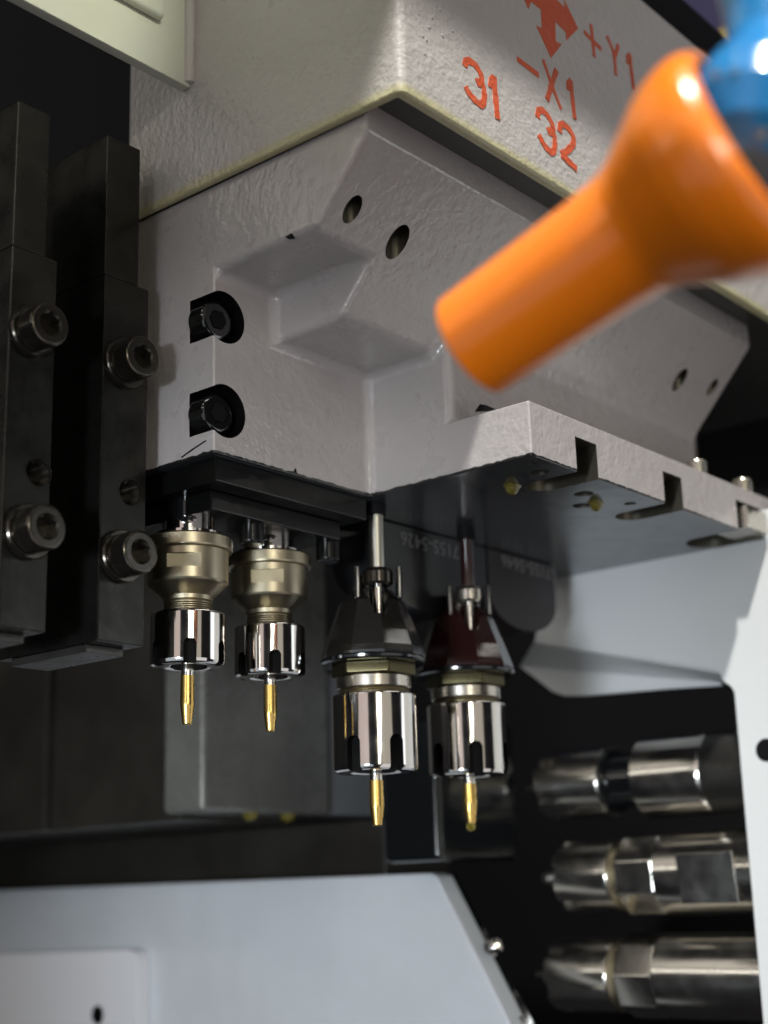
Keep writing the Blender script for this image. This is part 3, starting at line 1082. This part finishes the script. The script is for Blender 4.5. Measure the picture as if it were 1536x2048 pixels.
rp = obj('raised_plate', me, 'white_plate', gd, extra=(('machine_black', lambda c, n: math.hypot(c.y-h0[0], c.z-h0[1]) < 3.55 and c.x > XG-5.95),))
ep = [Vector((XG+6, *yzp(u, v, XG+6))) for u, v in ((872, 1748), (890, 1748), (1060, 2078), (1030, 2078))]
obj('edge_trim', slab(ep, (6, 0, 0)), 'gloss_black', gd)
q = onp(988, 1893, 0, XG+5)
obj('trim_screw', lathe([(0, 0), (3.0, 0), (3.0, 1.2), (2.4, 2.4), (1.2, 3.0), (0, 3.1)], 28, frame_to(q, (-1, -0.3, 0.1))), 'chrome', gd)

# ------------------------------------------------------------------ machine bed behind
tb = at(405, 1625, 470)
bed = thing('bed_block', 'blurred grey steel block hanging behind the small collet holders', 'steel block', (tb.x+30, tb.y+10, tb.z))
ylf = onp(325, 1630, 0, tb.x).y
obj('block_body', box(tb.x, onp(662, 1640, 1, tb.y).x, tb.y, ylf, tb.z+0.6, 150, 1.6, 3), 'bed_steel', bed)
for (u, v) in ((580, 1648), (505, 1648)):
    q = onp(u, v, 1, tb.y+2)
    obj('oil_drop', lathe([(0, -2.4), (1.6, -1.9), (2.6, -0.6), (2.9, 0.6), (0, 1.0)], 20, Matrix.Translation((q.x, tb.y+3, tb.z+0.2))), 'oil_amber', bed)
bl = thing('bed_column', 'dark steel machine column behind the clamp bars at left', 'machine column', (tb.x+15, ylf+60, tb.z))
obj('column_face', box(tb.x+8, tb.x+60, ylf+0.3, onp(102, 1640, 0, tb.x+8).y, tb.z-1.5, 170, 1.0), 'bed_dark', bl)
obj('column_side', box(tb.x+5, tb.x+60, onp(102, 1640, 0, tb.x+8).y+0.2, 640, tb.z-1.5, 170, 1.0), 'bed_dark', bl)
lowb = thing('bed_rail', 'dark brown steel rail running above the pale guard panel', 'rail', (XG+40, 420, 0))
obj('rail_face', box(XG+14, XG+50, onp(770, 1700, 0, XG+14).y, 640, -20, onp(400, 1665, 0, XG+14).z, 1.2), 'bed_dark', lowb)
sp = thing('grey_spacer', 'small plain grey plate between steel block and black box', 'spacer plate', (400, 350, 30))
q1 = onp(655, 1540, 1, 352)
q2 = onp(775, 1632, 1, 352)
obj('spacer_face', box(q1.x, q2.x, 356, 366, q2.z, 80, 0.6), 'grey_patch', sp)
bb = thing('black_box', 'glossy black box with rounded lower edge, below the large holders', 'black box', (385, 300, 10))
kb = onp(880, 1722, 0, 362)
obj('box_shell', box(362, onp(1042, 1722, 1, kb.y).x, kb.y, onp(765, 1722, 0, 362).y, kb.z, onp(880, 1545, 0, 362).z+18, 2.4, 4), 'gloss_black', bb)

# ------------------------------------------------------------------ blue warning sign far behind, upper right
sg = thing('warning_sign', 'dark navy sign with yellow marks, far behind the top right corner', 'sign', (620, 260, 330))
obj('sign_board', box(620, 624, -60, 520, 330, 620, 1), 'sign_navy', sg)
for (L_) in ([(1425, 68), (1480, 44), (1500, 60), (1455, 108), (1440, 105)], [(1355, 98), (1372, 88), (1395, 112), (1372, 118), (1352, 112)]):
    P_ = [onp(u, v, 0, 619.6) for u, v in L_]
    obj('yellow_mark', slab(P_, (0.8, 0, 0)), 'sign_yellow', sg)

# ------------------------------------------------------------------ coolant hose in front
tip = at(945, 690, 232)
back = at(1510, 297, 206)
ax = back-tip
Ltot = ax.length
px = Ltot/689.0
nz = thing('hose_nozzle', 'bright orange plastic coolant nozzle in front, blurred', 'hose nozzle', tuple(tip))
pr = [(100, 40), (101, 0), (110, 0), (113.5, 1.5), (114.5, 5), (116, 60), (119, 200), (122, 330), (126, 395), (131, 425), (143, 455), (160, 485), (180, 520), (200, 555), (214, 590), (222, 625), (224, 650), (220, 672), (208, 690), (192, 696), (186, 690), (180, 640), (0, 636)]
obj('nozzle_body', lathe([(r*px*1.025, z*px) for r, z in pr][:-1]+[(0, 636*px)], 72, frame_to(tip, ax), True), 'orange_plastic', nz, smooth=60)
obj('nozzle_bore', lathe([(0, 60*px), (95*px, 60*px), (95*px, 41*px), (0, 41*px)], 40, frame_to(tip, ax)), 'machine_black', nz)
hs = thing('hose_segment', 'glossy blue plastic hose segment behind the orange nozzle', 'hose', tuple(back))
b0 = at(1522, 288, 207)
b1_ = at(1622, -190, 226)
ax2 = b1_-b0
hp = [(0, -0.12), (0.55, -0.12), (0.95, -0.05), (1.16, 0.06), (1.12, 0.16), (0.98, 0.24), (0.80, 0.31), (0.76, 0.36), (0.84, 0.45), (1.05, 0.58), (1.25, 0.68), (1.3, 0.78), (1.22, 0.85), (0.9, 0.95), (0, 1.0)]
rr = 146*206/F
obj('hose_body', lathe([(r*rr, z*ax2.length) for r, z in hp], 64, frame_to(b0, ax2)), 'blue_plastic', hs, smooth=60)
rnd = random.Random(3)
for (u, v, d_, r) in ((1508, 178, 199, 1.1), (1472, 146, 200, 0.9), (1430, 148, 200, 0.8), (1525, 268, 198, 0.9)):
    q = at(u, v, d_)
    obj('water_drop', lathe([(0, -r*0.5), (r*0.9, -r*0.2), (r, 0.1), (r*0.6, r*0.6), (0, r*0.8)], 20, frame_to(q, (-0.7, -0.65, 0.1))), 'oil_clear', hs)

# ------------------------------------------------------------------ door header above, out of the picture: shades the upper cover
hdr = thing('door_header', 'grey machine door header above the cover', 'door header', (300, 100, 330))
LP = KT-KD*950                                   # the beam stops the lamp's light above z = 191 on the cover
_k = 0.155
hy, hz = CY+(LP.y-CY)*_k, 191+(LP.z-191)*_k
obj('header_beam', box(-60, 390, hy, hy+150, hz, hz+50, 1), 'cover_paint', hdr)
